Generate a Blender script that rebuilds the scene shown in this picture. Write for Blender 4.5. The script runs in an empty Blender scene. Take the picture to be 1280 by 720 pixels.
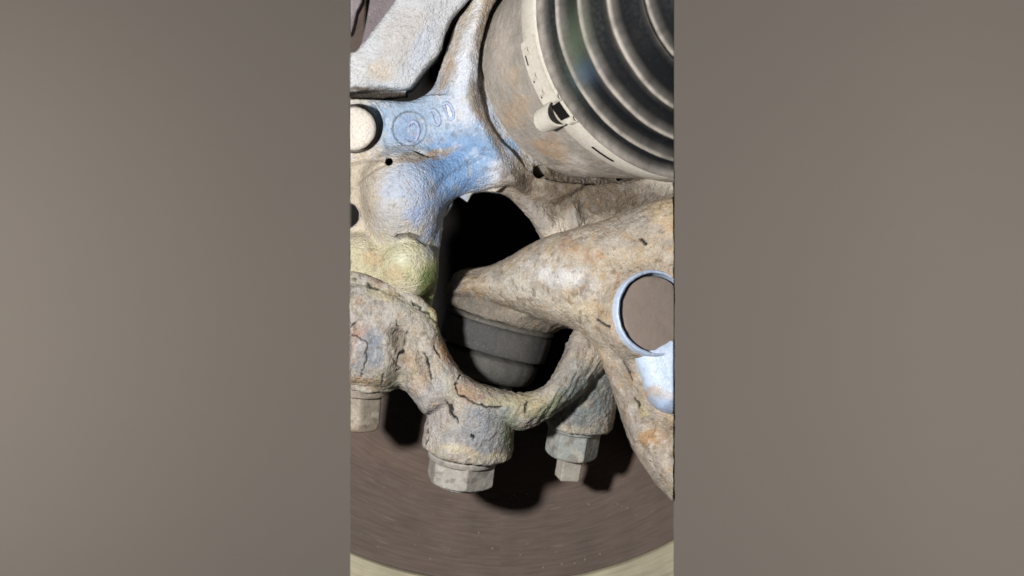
import bpy, bmesh, math, random
import numpy as np
from mathutils import Vector, Matrix

# ------------------------------------------------------------------ scale, camera, light
S = 0.00025            # metres per drawing unit (a bolt head is about 20 mm across)
DCAM = 8000.0          # camera distance in drawing units (2 m)
HALF = 202.0           # half width of the cut assembly
def W(u, v, d=0.0):
    return Vector(((u - 640.0) * S, -d * S, (360.0 - v) * S))

scene = bpy.context.scene
COL = scene.collection

cam_data = bpy.data.cameras.new('camera')
cam = bpy.data.objects.new('camera', cam_data); COL.objects.link(cam)
cam.location = W(640, 360, DCAM); cam.rotation_euler = (math.radians(90), 0, 0)
cam_data.sensor_width = 36.0; cam_data.lens = 36.0 * DCAM / 1280.0
cam_data.clip_start = 0.1; cam_data.clip_end = 50.0
cam_data.dof.use_dof = True; cam_data.dof.focus_distance = (DCAM - 30) * S
cam_data.dof.aperture_fstop = 11.0
scene.camera = cam

world = bpy.data.worlds.new('World'); scene.world = world; world.use_nodes = True
wb = world.node_tree.nodes['Background']
wb.inputs[0].default_value = (0.85, 0.92, 1.0, 1); wb.inputs[1].default_value = 0.035

def lamp(name, kind, loc, target, energy, color, **kw):
    l = bpy.data.lights.new(name, kind); l.energy = energy; l.color = color
    for k, x in kw.items(): setattr(l, k, x)
    o = bpy.data.objects.new(name, l); COL.objects.link(o)
    o.location = loc
    o.rotation_euler = (Vector(target) - Vector(loc)).to_track_quat('-Z', 'Y').to_euler()
    return o
# the hand torch, up and left of the lens
lamp('torch', 'SPOT', W(-150, 260, 2000), W(630, 345, 0), 17.5, (1.0, 0.985, 0.965),
     spot_size=math.radians(40), spot_blend=0.5, shadow_soft_size=0.021)
# two added lamps that only brighten the backdrop, out of frame
lamp('added_backdrop_lamp', 'AREA', W(-1000, 420, -4700), W(-380, 400, -6000), 1.6, (1.0, 0.965, 0.925), shape='DISK', size=0.3)
lamp('added_backdrop_lamp', 'AREA', W(2500, 500, -4200), W(1500, 420, -6000), 2.5, (1.0, 0.965, 0.925), shape='DISK', size=0.3)

scene.view_settings.view_transform = 'Standard'; scene.view_settings.look = 'None'
scene.view_settings.exposure = 0.0; scene.view_settings.gamma = 1.0
scene.view_settings.use_curve_mapping = False

# ------------------------------------------------------------------ numpy noise
rng = np.random.RandomState(7)
TAB = rng.rand(64, 64, 64).astype(np.float32)
def noise(p, scale, seed=0):
    """smooth value noise in [-1,1]; p (n,3) in drawing units, scale = wavelength"""
    q = p / scale + seed * 13.37 + 1000.0
    i = np.floor(q).astype(np.int64); f = (q - i).astype(np.float32); f = f * f * (3 - 2 * f)
    i &= 63; j = (i + 1) & 63
    fx, fy, fz = f[:, 0], f[:, 1], f[:, 2]
    def t(a, b, c): return TAB[a, b, c]
    x0, y0, z0 = i.T; x1, y1, z1 = j.T
    c00 = t(x0, y0, z0) * (1 - fx) + t(x1, y0, z0) * fx
    c10 = t(x0, y1, z0) * (1 - fx) + t(x1, y1, z0) * fx
    c01 = t(x0, y0, z1) * (1 - fx) + t(x1, y0, z1) * fx
    c11 = t(x0, y1, z1) * (1 - fx) + t(x1, y1, z1) * fx
    return ((c00 * (1 - fy) + c10 * fy) * (1 - fz) + (c01 * (1 - fy) + c11 * fy) * fz) * 2 - 1
def fbm(p, scale, seed=0, octs=3):
    r = 0; a = 1.0; t = 0
    for k in range(octs):
        r = r + a * noise(p, scale / 2 ** k, seed + k); t += a; a *= 0.55
    return r / t
def lin(c):
    c = np.asarray(c, dtype=np.float64) / 255.0
    return np.where(c <= 0.04045, c / 12.92, ((c + 0.055) / 1.055) ** 2.4)
def sstep(a, b, x):
    t = np.clip((x - a) / (b - a), 0, 1); return t * t * (3 - 2 * t)

# ------------------------------------------------------------------ 2-D helpers
def spline(pts, closed=True, n=6):
    P = np.array(pts, float); out = []
    m = len(P)
    for i in range(m if closed else m - 1):
        if closed: p0, p1, p2, p3 = P[(i - 1) % m], P[i], P[(i + 1) % m], P[(i + 2) % m]
        else: p0, p1, p2, p3 = P[max(i - 1, 0)], P[i], P[i + 1], P[min(i + 2, m - 1)]
        for k in range(n):
            t = k / n
            out.append(0.5 * ((2 * p1) + (-p0 + p2) * t + (2 * p0 - 5 * p1 + 4 * p2 - p3) * t * t + (-p0 + 3 * p1 - 3 * p2 + p3) * t ** 3))
    if not closed: out.append(P[-1])
    return np.array(out)
def seg_dist(x, y, pts):
    """distance to an open polyline"""
    best = np.full(x.shape, 1e9)
    for a, b in zip(pts[:-1], pts[1:]):
        d = np.array(b, float) - np.array(a, float); L = d @ d + 1e-9
        t = np.clip(((x - a[0]) * d[0] + (y - a[1]) * d[1]) / L, 0, 1)
        best = np.minimum(best, (x - a[0] - t * d[0]) ** 2 + (y - a[1] - t * d[1]) ** 2)
    return np.sqrt(best)
def poly_sdf(x, y, pts):
    P = np.asarray(pts, float); best = np.full(x.shape, 1e9); inside = np.zeros(x.shape, bool)
    for i in range(len(P)):
        a = P[i]; b = P[(i + 1) % len(P)]; d = b - a; L = d @ d + 1e-9
        t = np.clip(((x - a[0]) * d[0] + (y - a[1]) * d[1]) / L, 0, 1)
        best = np.minimum(best, (x - a[0] - t * d[0]) ** 2 + (y - a[1] - t * d[1]) ** 2)
        if a[1] != b[1]:
            c = (y >= min(a[1], b[1])) & (y < max(a[1], b[1])) & (x < a[0] + (y - a[1]) * d[0] / d[1])
            inside ^= c
    return np.where(inside, -1, 1) * np.sqrt(best)

# ------------------------------------------------------------------ 3-D distance fields on a grid
class Grid:
    def __init__(s, u0, u1, v0, v1, d0, d1, h):
        s.h = h; s.o = np.array([u0, v0, d0], float)
        s.u = np.arange(u0, u1 + h, h); s.v = np.arange(v0, v1 + h, h); s.d = np.arange(d0, d1 + h, h)
        s.U = s.u[:, None, None].astype(np.float32); s.V = s.v[None, :, None].astype(np.float32); s.D = s.d[None, None, :].astype(np.float32)
        s.X, s.Y = np.meshgrid(s.u, s.v, indexing='ij')
    def poly(s, pts, d0, d1, r=6.0):
        """outline with its own front (d1) and back (d0) face; d1 may be a 2-D height"""
        a = poly_sdf(s.X, s.Y, pts)[:, :, None].astype(np.float32) + r
        top = np.asarray(d1, dtype=np.float32)
        top = top[:, :, None] if top.ndim == 2 else top
        b = np.maximum(s.D - top, d0 - s.D) + r
        return np.minimum(np.maximum(a, b), 0) + np.sqrt(np.maximum(a, 0) ** 2 + np.maximum(b, 0) ** 2) - r
    def inside(s, pts):
        return np.maximum(-poly_sdf(s.X, s.Y, pts), 0)
    def ell(s, c, r):
        a = ((s.U - c[0]) / r[0]) ** 2 + ((s.V - c[1]) / r[1]) ** 2 + ((s.D - c[2]) / r[2]) ** 2
        return (np.sqrt(a) - 1) * min(r)
    def cap(s, a, b, ra, rb=None):
        rb = ra if rb is None else rb
        a = np.array(a, float); b = np.array(b, float); d = b - a; L = d @ d
        t = np.clip(((s.U - a[0]) * d[0] + (s.V - a[1]) * d[1] + (s.D - a[2]) * d[2]) / L, 0, 1)
        return np.sqrt((s.U - a[0] - t * d[0]) ** 2 + (s.V - a[1] - t * d[1]) ** 2 + (s.D - a[2] - t * d[2]) ** 2) - (ra + (rb - ra) * t)
    def local(s, a, axis, ref=(0, 0, 1)):
        z = np.array(axis, float); z /= np.linalg.norm(z); ref = (1, 0, 0) if abs(z[2]) > .999 else ref; x = np.cross(ref, z); x /= np.linalg.norm(x); y = np.cross(z, x)
        q = [s.U - a[0], s.V - a[1], s.D - a[2]]
        return [sum(q[k] * w[k] for k in range(3)).astype(np.float32) for w in (x, y, z)]
    def cyl(s, a, axis, L, r, r2=None, rd=3.0):
        x, y, z = s.local(a, axis); r2 = r if r2 is None else r2
        t = np.clip(z / L, 0, 1)
        p = np.sqrt(x * x + y * y) - (r + (r2 - r) * t) + rd; q = np.maximum(-z, z - L) + rd
        return np.minimum(np.maximum(p, q), 0) + np.sqrt(np.maximum(p, 0) ** 2 + np.maximum(q, 0) ** 2) - rd
    def prism(s, a, axis, L, apothem, n, rot, rd=2.0):
        x, y, z = s.local(a, axis); p = None
        for k in range(n):
            an = rot + 2 * math.pi * k / n
            w = x * math.cos(an) + y * math.sin(an) - apothem
            p = w if p is None else np.maximum(p, w)
        p = p + rd; q = np.maximum(-z, z - L) + rd
        return np.minimum(np.maximum(p, q), 0) + np.sqrt(np.maximum(p, 0) ** 2 + np.maximum(q, 0) ** 2) - rd
def smin(a, b, k):
    h = np.clip(0.5 + 0.5 * (b - a) / k, 0, 1); return b + (a - b) * h - k * h * (1 - h)
def smax(a, b, k): return -smin(-a, -b, k)

def surface_nets(F, g):
    F = np.broadcast_to(F, (len(g.u), len(g.v), len(g.d))).astype(np.float32).copy()
    F = np.pad(F, 1, constant_values=5.0)
    neg = F < 0
    nx, ny, nz = F.shape
    cnt = np.zeros((nx - 1, ny - 1, nz - 1), np.int8)
    for i in (0, 1):
        for j in (0, 1):
            for k in (0, 1): cnt += neg[i:nx - 1 + i, j:ny - 1 + j, k:nz - 1 + k]
    act = (cnt > 0) & (cnt < 8)
    ci = np.argwhere(act); idx = -np.ones(act.shape, np.int64); idx[act] = np.arange(len(ci))
    acc = np.zeros((len(ci), 3)); num = np.zeros(len(ci))
    corners = [(i, j, k) for i in (0, 1) for j in (0, 1) for k in (0, 1)]
    val = {c: F[ci[:, 0] + c[0], ci[:, 1] + c[1], ci[:, 2] + c[2]] for c in corners}
    for a in corners:
        for ax in range(3):
            if a[ax] == 0:
                b = tuple(1 if q == ax else a[q] for q in range(3))
                fa, fb = val[a], val[b]; m = (fa < 0) != (fb < 0)
                t = np.where(m, fa / np.where(m, fa - fb, 1), 0)
                p = np.repeat(np.array(a, float)[None], len(ci), 0); p[:, ax] += t
                acc[m] += p[m]; num[m] += 1
    verts = (ci + acc / num[:, None] - 1) * g.h + g.o
    faces = []
    for ax in range(3):
        sl0 = [slice(None)] * 3; sl1 = [slice(None)] * 3
        sl0[ax] = slice(0, -1); sl1[ax] = slice(1, None)
        ch = np.argwhere(neg[tuple(sl0)] != neg[tuple(sl1)])
        b, c = (ax + 1) % 3, (ax + 2) % 3
        ok = (ch[:, b] > 0) & (ch[:, c] > 0); ch = ch[ok]
        s0 = neg[ch[:, 0], ch[:, 1], ch[:, 2]]
        def at(db, dc):
            q = ch.copy(); q[:, b] -= db; q[:, c] -= dc; return idx[q[:, 0], q[:, 1], q[:, 2]]
        q = np.stack([at(1, 1), at(0, 1), at(0, 0), at(1, 0)], 1)
        q[~s0] = q[~s0][:, ::-1]
        faces.append(q)
    return verts, np.concatenate(faces)[:, ::-1]     # reversed: the drawing axes are left-handed in world space

def clip_field(F, g, lo=True, hi=True):
    k = 1 - g.D / DCAM
    if lo: F = np.maximum(F, (640 - HALF * k) - g.U)
    if hi: F = np.maximum(F, g.U - (640 + HALF * k))
    return F

def vnormals(v, f):
    a, b, c, d = (v[f[:, k]] for k in range(4))
    n = np.cross(c - a, d - b); out = np.zeros_like(v)
    for k in range(4):
        for q in range(3): out[:, q] += np.bincount(f[:, k], n[:, q], len(v))
    # world handedness flip undone: outward in drawing space
    out = -out
    return out / (np.linalg.norm(out, axis=1, keepdims=True) + 1e-12)

# ------------------------------------------------------------------ mesh makers
def to_world(v):
    v = np.asarray(v, float)
    return np.stack([(v[:, 0] - 640) * S, -v[:, 2] * S, (360 - v[:, 1]) * S], 1)
def link(name, me, mat, parent=None):
    o = bpy.data.objects.new(name, me); COL.objects.link(o)
    if mat: me.materials.append(mat)
    if parent is not None:
        o.parent = parent; o.location = -parent.location if False else (0, 0, 0)
    return o
def place(name, v, faces, mat, parent=None, origin=None, col=None, smooth=True):
    """v in drawing units -> mesh object with its origin at 'origin' (drawing units) or at the parent's"""
    w = to_world(v)
    off = np.array(parent['_o']) if parent is not None else (np.array(W(*origin)) if origin is not None else w.mean(0))
    me = bpy.data.meshes.new(name)
    if isinstance(faces, np.ndarray):
        n = len(faces); me.vertices.add(len(w)); me.vertices.foreach_set('co', (w - off).astype(np.float32).ravel())
        me.loops.add(n * 4); me.loops.foreach_set('vertex_index', faces.astype(np.int32).ravel())
        me.polygons.add(n); me.polygons.foreach_set('loop_start', np.arange(0, n * 4, 4, dtype=np.int32))
        me.update(calc_edges=True); me.validate()
    else:
        me.from_pydata([tuple(x) for x in (w - off)], [], faces)
    if col is not None:
        at = me.color_attributes.new('Col', 'FLOAT_COLOR', 'POINT')
        c = np.ones((len(w), 4), np.float32); c[:, :3] = col
        at.data.foreach_set('color', c.ravel())
    me.polygons.foreach_set('use_smooth', np.full(len(me.polygons), smooth)); me.update()
    o = link(name, me, mat, parent)
    o['_o'] = [float(x) for x in off]
    if parent is None: o.location = off
    return o
def thing(name, label, cat, at, group=None):
    o = bpy.data.objects.new(name, None); COL.objects.link(o); o.location = W(*at); o['_o'] = list(W(*at))
    o.empty_display_size = 0.01
    return tag(o, label, cat, group)
def tag(o, label, cat, group=None, kind=None):
    if label: o['label'] = label
    if cat: o['category'] = cat
    if group: o['group'] = group
    if kind: o['kind'] = kind
    return o

def cut_sides(o, lo=True, hi=True):
    """saw an object off at the two sides of the assembly and close the cut"""
    me = o.data; bm = bmesh.new(); bm.from_mesh(me)
    off = Vector(o['_o']); camp = W(640, 360, DCAM) - off
    for sgn, on in ((-1, lo), (1, hi)):
        if not on: continue
        edge = W(640 + sgn * HALF, 360, 0) - off
        ray = (edge - camp).normalized(); n = ray.cross(Vector((0, 0, 1))).normalized()
        if n.x * sgn < 0: n = -n
        r = bmesh.ops.bisect_plane(bm, geom=bm.verts[:] + bm.edges[:] + bm.faces[:], plane_co=edge, plane_no=n, clear_outer=True, dist=1e-7)
        ed = [e for e in r['geom_cut'] if isinstance(e, bmesh.types.BMEdge)]
        if ed:
            f = bmesh.ops.holes_fill(bm, edges=ed, sides=0)['faces']
            for q in f: q.smooth = False
            for e in ed:
                if e.is_valid: e.smooth = False
    bm.to_mesh(me); bm.free(); me.update()
    return o

def loft(name, rings, mat, parent, seg=160, colf=None, rough=0.0, wob=0.0, cut=True, closed=True, origin=None):
    """rings: (centre, radius, normal) in drawing units"""
    V = []; F = []
    nr = len(rings); T = []
    for ri, (c, r, n) in enumerate(rings):
        n = np.array(n, float); n /= np.linalg.norm(n)
        x = np.cross(n, (0.0, 1.0, 0.05)); x /= np.linalg.norm(x); y = np.cross(n, x)
        an = np.arange(seg) * 2 * math.pi / seg
        V.append(np.array(c)[None] + r * (np.cos(an)[:, None] * x + np.sin(an)[:, None] * y)); T += [ri] * seg
    V = np.concatenate(V)
    for i in range(nr - 1):
        for k in range(seg):
            k2 = (k + 1) % seg
            F.append((i * seg + k, i * seg + k2, (i + 1) * seg + k2, (i + 1) * seg + k))
    if closed:
        F.append(tuple(range(seg))[::-1]); F.append(tuple((nr - 1) * seg + k for k in range(seg)))
    if rough:
        nn = np.stack([noise(V, 9, k) + .7 * noise(V, 4, k + 9) for k in (1, 2, 3)], 1); V = V + nn * rough * .7
    if wob: V = V + wob * np.stack([noise(V, 55, 5), noise(V, 55, 6), noise(V, 55, 7)], 1)
    col = colf(V, np.array(T)) if colf else None
    o = place(name, V, F, mat, parent, origin, col)
    bm = bmesh.new(); bm.from_mesh(o.data); bmesh.ops.recalc_face_normals(bm, faces=bm.faces)
    for e in bm.edges:
        if len(e.link_faces) == 2 and e.calc_face_angle(0) > .9: e.smooth = False
    bm.to_mesh(o.data); bm.free()
    if cut: cut_sides(o)
    return o

def paint(v, base, patches, warp=10.0, seed=0, mott=0.16, k_=1.0):
    """surface colour of dirt, paint, rust and painted-in bluish light: soft irregular patches laid over a base"""
    p = v.copy()
    wv = np.stack([fbm(v, 26, seed + 3), fbm(v, 26, seed + 9)], 1) * warp
    x = v[:, 0] + wv[:, 0]; y = v[:, 1] + wv[:, 1]
    c = np.repeat(lin(base)[None], len(v), 0)
    for k, (pu, pv, ru, rv, rot, rgb, st) in enumerate(patches):
        a = math.radians(rot); dx = x - pu; dy = y - pv
        q = ((dx * math.cos(a) + dy * math.sin(a)) / ru) ** 2 + ((-dx * math.sin(a) + dy * math.cos(a)) / rv) ** 2
        m = k_ * st * (1 - sstep(0.42, 1.3, np.sqrt(q) + 0.42 * fbm(v, 12, seed + 20 + k, 5)))
        c = c * (1 - m[:, None]) + lin(rgb)[None] * m[:, None]
    c *= (1 + mott * fbm(v, 14, seed + 50, 4))[:, None]
    g_ = c.mean(1, keepdims=True); return .82 * c + .18 * g_
def hue(v, col, rgb, scale, sd, lo, hi, amt, stretch=(1, 1, 1)):
    """scattered specks and stains of one colour"""
    m = (sstep(lo, hi, fbm(v * np.array(stretch), scale, sd, 4)) * amt)[:, None]; return col * (1 - m) + lin(rgb)[None] * m
def lines_mask(v, lines, w, jag=1.2, seed=0):
    x = v[:, 0] + jag * noise(v, 5, seed); y = v[:, 1] + jag * noise(v, 5, seed + 1)
    d = np.full(len(v), 99.0)
    for l in lines: d = np.minimum(d, seg_dist(x, y, l))
    return 1 - sstep(w * 0.45, w, d)

# ------------------------------------------------------------------ materials
def nd(nt, t, **kw):
    n = nt.nodes.new(t)
    for k, x in kw.items(): setattr(n, k, x)
    return n
def material(name, color=None, attr=False, rough=0.75, metal=0.0, spec=0.35, fine=(60, .5), speck=0.0, bump=0.35, grime=0.25, tint=(0.5, 0.42, 0.32), scale=1.0, pits=0.0, streak=None, radial=False):
    m = bpy.data.materials.new(name); m.use_nodes = True; nt = m.node_tree; B = nt.nodes['Principled BSDF']; L = nt.links.new
    tc = nd(nt, 'ShaderNodeTexCoord'); mp = nd(nt, 'ShaderNodeMapping'); L(tc.outputs['Object'], mp.inputs[0])
    sc = 1.0 / (S * 100) * scale         # one noise unit = 100 drawing units
    mp.inputs['Scale'].default_value = (sc, sc, sc) if not streak else tuple(sc * q for q in streak)
    vec = mp.outputs[0]
    if radial:                     # turn-marks: stretch the grain round the disc's own axis
        sp = nd(nt, 'ShaderNodeSeparateXYZ'); L(vec, sp.inputs[0])
        def ma(op, *a):
            n = nd(nt, 'ShaderNodeMath', operation=op)
            for i, x in enumerate(a):
                if hasattr(x, 'is_linked'): L(x, n.inputs[i])
                else: n.inputs[i].default_value = x
            return n.outputs[0]
        X, Z = sp.outputs[0], sp.outputs[2]
        rad = ma('SQRT', ma('ADD', ma('MULTIPLY', X, X), ma('MULTIPLY', Z, Z))); ang = ma('ARCTAN2', X, Z)
        cb_ = nd(nt, 'ShaderNodeCombineXYZ'); L(ma('MULTIPLY', rad, 2.2), cb_.inputs[0]); L(ma('MULTIPLY', ang, .55), cb_.inputs[1]); vec = cb_.outputs[0]
    def nz(s, det=4, r=.6):
        n = nd(nt, 'ShaderNodeTexNoise'); n.inputs['Scale'].default_value = s; n.inputs['Detail'].default_value = det; n.inputs['Roughness'].default_value = r
        L(vec, n.inputs['Vector']); return n.outputs[0]
    def ramp(x, a, b, lo=0., hi=1.):
        n = nd(nt, 'ShaderNodeMapRange'); n.inputs[1].default_value = a; n.inputs[2].default_value = b; n.inputs[3].default_value = lo; n.inputs[4].default_value = hi
        L(x, n.inputs[0]); return n.outputs[0]
    def mix(f, a, b, mode='MIX'):
        n = nd(nt, 'ShaderNodeMix', data_type='RGBA', blend_type=mode)
        for s, x in ((0, f), (6, a), (7, b)):
            if hasattr(x, 'is_linked'): L(x, n.inputs[s])
            else: n.inputs[s].default_value = x if s == 0 else tuple(x) + (1,)
        return n.outputs[2]
    if attr:
        a = nd(nt, 'ShaderNodeAttribute', attribute_name='Col'); base = a.outputs['Color']
    else:
        rgb = nd(nt, 'ShaderNodeRGB'); rgb.outputs[0].default_value = tuple(lin(color)) + (1,); base = rgb.outputs[0]
    g = mix(1.0, base, tint, 'MULTIPLY')
    c = mix(ramp(nz(9, 6, .7), .45, .75, 0, grime), base, g)
    v = nd(nt, 'ShaderNodeCombineColor'); x = ramp(nz(fine[0] * .45, 5, .75), .3, .7, 1 - fine[1] * .45, 1 + fine[1] * .4)
    for k in range(3): L(x, v.inputs[k])
    c = mix(1.0, c, v.outputs[0], 'MULTIPLY')
    if speck:
        c = mix(ramp(nz(fine[0] * .8, 2, .5), .68, .74, 0, speck), c, (0.75, 0.73, 0.7))
        c = mix(ramp(nz(fine[0] * .55, 2, .5), .34, .27, 0, speck), c, (0.05, 0.035, 0.025))
    L(c, B.inputs['Base Color'])
    L(ramp(nz(20, 4), .3, .7, max(rough - .15, .05), min(rough + .12, 1)), B.inputs['Roughness'])
    B.inputs['Metallic'].default_value = metal; B.inputs['Specular IOR Level'].default_value = spec
    if bump:
        h = nz(fine[0] * .5, 5, .65); h2 = nz(16, 5, .6)
        ad = nd(nt, 'ShaderNodeMath', operation='MULTIPLY_ADD'); L(h2, ad.inputs[0]); ad.inputs[1].default_value = .6; L(h, ad.inputs[2])
        src = ad.outputs[0]
        if pits:
            vo = nd(nt, 'ShaderNodeTexVoronoi'); vo.inputs['Scale'].default_value = fine[0] * .35; L(mp.outputs[0], vo.inputs['Vector'])
            s2 = nd(nt, 'ShaderNodeMath', operation='MULTIPLY_ADD'); L(ramp(vo.outputs[0], 0, .5, 0, 1), s2.inputs[0]); s2.inputs[1].default_value = pits; L(src, s2.inputs[2]); src = s2.outputs[0]
        bp = nd(nt, 'ShaderNodeBump'); bp.inputs['Strength'].default_value = bump; bp.inputs['Distance'].default_value = S * 4.0
        L(src, bp.inputs['Height']); L(bp.outputs[0], B.inputs['Normal'])
    return m

M_cast = material('cast_iron', attr=True, rough=.62, spec=.38, fine=(75, .42), speck=.35, bump=.6, grime=.25, pits=.5)
M_rust = material('rusted_iron', attr=True, rough=.85, spec=.25, fine=(85, .8), speck=.6, bump=.45, grime=.35, tint=(.5, .44, .38), pits=.5)
M_arm = material('dusty_arm', attr=True, rough=.9, spec=.15, fine=(80, .75), speck=.6, bump=.7, grime=.4, tint=(.75, .55, .38))
M_steel = material('dusty_steel', attr=True, rough=.65, spec=.3, fine=(75, .5), speck=.5, bump=.45, grime=.25, tint=(.75, .58, .42))
M_bolt = material('bolt_steel', attr=True, rough=.55, spec=.45, fine=(60, .4), speck=.15, bump=.2, grime=.35, tint=(.7, .62, .5))
M_band = material('clamp_band', (190, 184, 173), rough=.5, spec=.35, fine=(60, .3), speck=.2, bump=.15, grime=.4, tint=(.8, .72, .6))
M_rubber = material('dusty_rubber', attr=True, rough=.7, spec=.14, fine=(90, .35), speck=.06, bump=.12, grime=.25, tint=(.7, .7, .72))
M_boot = material('joint_rubber', attr=True, rough=.75, spec=.2, fine=(80, .5), speck=.3, bump=.3, grime=.35, tint=(.6, .58, .55))
M_disc = material('rusty_disc', attr=True, rough=.7, spec=.3, fine=(24, .4), speck=.08, bump=.12, grime=.35, tint=(.55, .46, .42), radial=True)
M_dark = material('shaded_hub', (30, 27, 26), rough=.8, spec=.2, bump=.3)  # near-black, so the shade of the recess is in the colour
M_cap = material('rubber_cap', (140, 127, 117), rough=.6, spec=.3, fine=(50, .12), bump=.1, grime=.15)
M_rim = material('rim_highlight', (184, 198, 220), rough=.4, spec=.5, fine=(50, .35), speck=.25, bump=.25, grime=.35, tint=(.85, .9, 1))  # blue-white highlight put into the rim's base colour
M_collar = material('pale_collar', attr=True, rough=.4, spec=.5, fine=(50, .35), speck=.3, bump=.25, grime=.4, tint=(.78, .78, .8))
M_grit = material('grit', (150, 138, 128), rough=.9, bump=0)
M_back = material('backdrop_paper', (128, 121, 114), rough=.95, spec=.1, fine=(2, .05), bump=0, grime=.1, scale=.05, tint=(.95, .92, .9))
M_black = material('gap_shade', (22, 20, 20), rough=.9, spec=.1, bump=.2)  # near-black colour standing in for shade in the clamp openings

# ================================================================== backdrop
bd = place('backdrop', [(x, y, d) for d in (-6000, -6040) for x, y in ((-4000, -4000), (5300, -4000), (5300, 4700), (-4000, 4700))],
           [(0, 3, 2, 1), (4, 5, 6, 7), (0, 1, 5, 4), (1, 2, 6, 5), (2, 3, 7, 6), (3, 0, 4, 7)], M_back, origin=(640, 360, -6000), smooth=False)
tag(bd, 'plain warm grey paper backdrop far behind the assembly', None, kind='structure')

# ================================================================== brake disc
disc = thing('brake_disc', 'rust brown brake disc with pale outer edge behind the bolts', 'brake disc', (625, 256, -195))
nrm = (0.0, -0.06, 1.0); nv = np.array(nrm) / np.linalg.norm(nrm)
DC = np.array([625.0, 256.0, -195.0])
def dring(r, t): return (DC + nv * t, r, nrm)
def disc_col(v, t):
    c = np.repeat(lin((84, 71, 64))[None], len(v), 0)
    r = np.linalg.norm(v[:, :2] - DC[:2], axis=1)
    b = np.exp(-((r - 350) / 20) ** 2)[:, None] * .3
    c = c * (1 - b) + lin((112, 88, 70))[None] * b
    c *= (1 + .25 * fbm(v, 30, 3))[:, None]
    return c
def split_across(o, keep_top=True):
    """the sides of the cut leave an upper and a lower piece: two parts"""
    src = o.data.copy()
    for k in ((0, 1) if keep_top else (0,)):
        bm = bmesh.new(); bm.from_mesh(src); lv = W(640, 256, 0).z - o['_o'][2]
        bmesh.ops.delete(bm, geom=[x for x in bm.verts if (x.co.z > lv) == (k == 0)], context='VERTS')
        if k == 0: t = o
        else:
            t = o.copy(); t.data = o.data.copy(); COL.objects.link(t); t.parent = o.parent
        bm.to_mesh(t.data); bm.free()
# friction face as a closed ring
rr = [262, 276, 290, 305, 320, 335, 350, 365, 380, 400, 420, 440, 460, 474, 480]
fface = loft('friction_face', [dring(262, -60)] + [dring(r, 0) for r in rr] + [dring(480, -60), dring(262, -60)], M_disc, disc, 220, disc_col, closed=False)
split_across(fface)
def rim_col(v, t):
    c = np.repeat(lin((158, 150, 128))[None], len(v), 0); c *= (1 + .3 * fbm(v, 25, 8))[:, None]; return c
oedge = loft('outer_edge', [dring(480.5, -60), dring(480.5, -1), dring(484, 5), dring(530, 6), dring(545, -6), dring(545, -60), dring(480.5, -60)], M_disc, disc, 220, rim_col, closed=False)
split_across(oedge, keep_top=False)
loft('hub_recess', [dring(261.5, -1), dring(248, -20), dring(243, -260), dring(.2, -262), dring(.2, -290), dring(261, -290), dring(261.5, -1)], M_dark, disc, 160, closed=False)
# loose grit lying on the disc face
random.seed(4); gv = []; gf = []
for k in range(120):
    an = math.radians(random.uniform(55, 125)); r = random.uniform(365, 475)
    c = DC + np.array([r * math.cos(an), r * math.sin(an), 0]); c[2] = DC[2] - (nv[0] * (c[0] - DC[0]) + nv[1] * (c[1] - DC[1])) / nv[2] + .6
    s = random.choice([.3, .35, .4, .5, .6, .9])
    if abs(c[0] - 640) > 196: continue
    a0 = random.uniform(0, 3); st = random.uniform(1, 2.5); b = len(gv)
    for q in range(4):
        a = a0 + q * math.pi / 2; e = st if q % 2 == 0 else 1
        gv.append((c[0] + s * e * math.cos(a), c[1] + s * e * math.sin(a), c[2]))
    gv.append((c[0], c[1], c[2] + s))
    gf += [(b, b + 1, b + 4), (b + 1, b + 2, b + 4), (b + 2, b + 3, b + 4), (b + 3, b, b + 4)]
go = place('grit', gv, gf, M_grit, disc, smooth=False); go['kind'] = 'stuff'

# ================================================================== steering knuckle
g = Grid(430, 850, -30, 400, -95, 95, 1.45)
PK = spline([(400, 121), (440, 123), (480, 125), (508, 127), (525, 122), (541, 108), (551, 82), (559, 57), (571, 27), (590, 0), (605, -45), (760, -60), (800, 60),
             (760, 200), (700, 250), (664, 246), (640, 232), (620, 233), (604, 236), (588, 236), (572, 241), (558, 254), (550, 275), (548, 305), (547, 345), (541, 376), (530, 400), (480, 400), (400, 400)])
PK_in = g.inside(PK)
crest = [(600, -30), (592, 10), (584, 60), (581, 105), (592, 150), (612, 190), (636, 222)]
dc = seg_dist(g.X, g.Y, crest)
h = 4 + 15 * np.exp(-(dc / 25) ** 2) - 20 * (1 - sstep(0, 26, PK_in)) * (g.Y < 118)
h -= 17 * sstep(4, 30, (g.X - np.interp(g.Y, [c[1] for c in crest], [c[0] for c in crest])))
h += 6 * np.exp(-((g.X - 500) / 60) ** 2 - ((g.Y - 150) / 30) ** 2)
h -= 8 * sstep(185, 215, g.Y)
F = g.poly(PK, -70, h, 9)
# bulging arm
F = smin(F, g.cap((500, 232, 2), (503, 282, -2), 47, 43), 22)
F = smin(F, g.ell((505, 246, 14), (44, 52, 46)), 18)
F = smin(F, g.cap((510, 238, 12), (640, 190, -20), 27, 17), 24)
knob = smin(g.ell((511, 335, 16), (37, 39, 42)), g.ell((455, 330, -12), (48, 42, 44)), 14)
F = smin(F, knob, 5)
F = smin(F, g.poly(spline([(400, 185), (455, 188), (466, 230), (470, 300), (475, 400), (400, 400)]), -60, -4, 10), 10)
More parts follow.
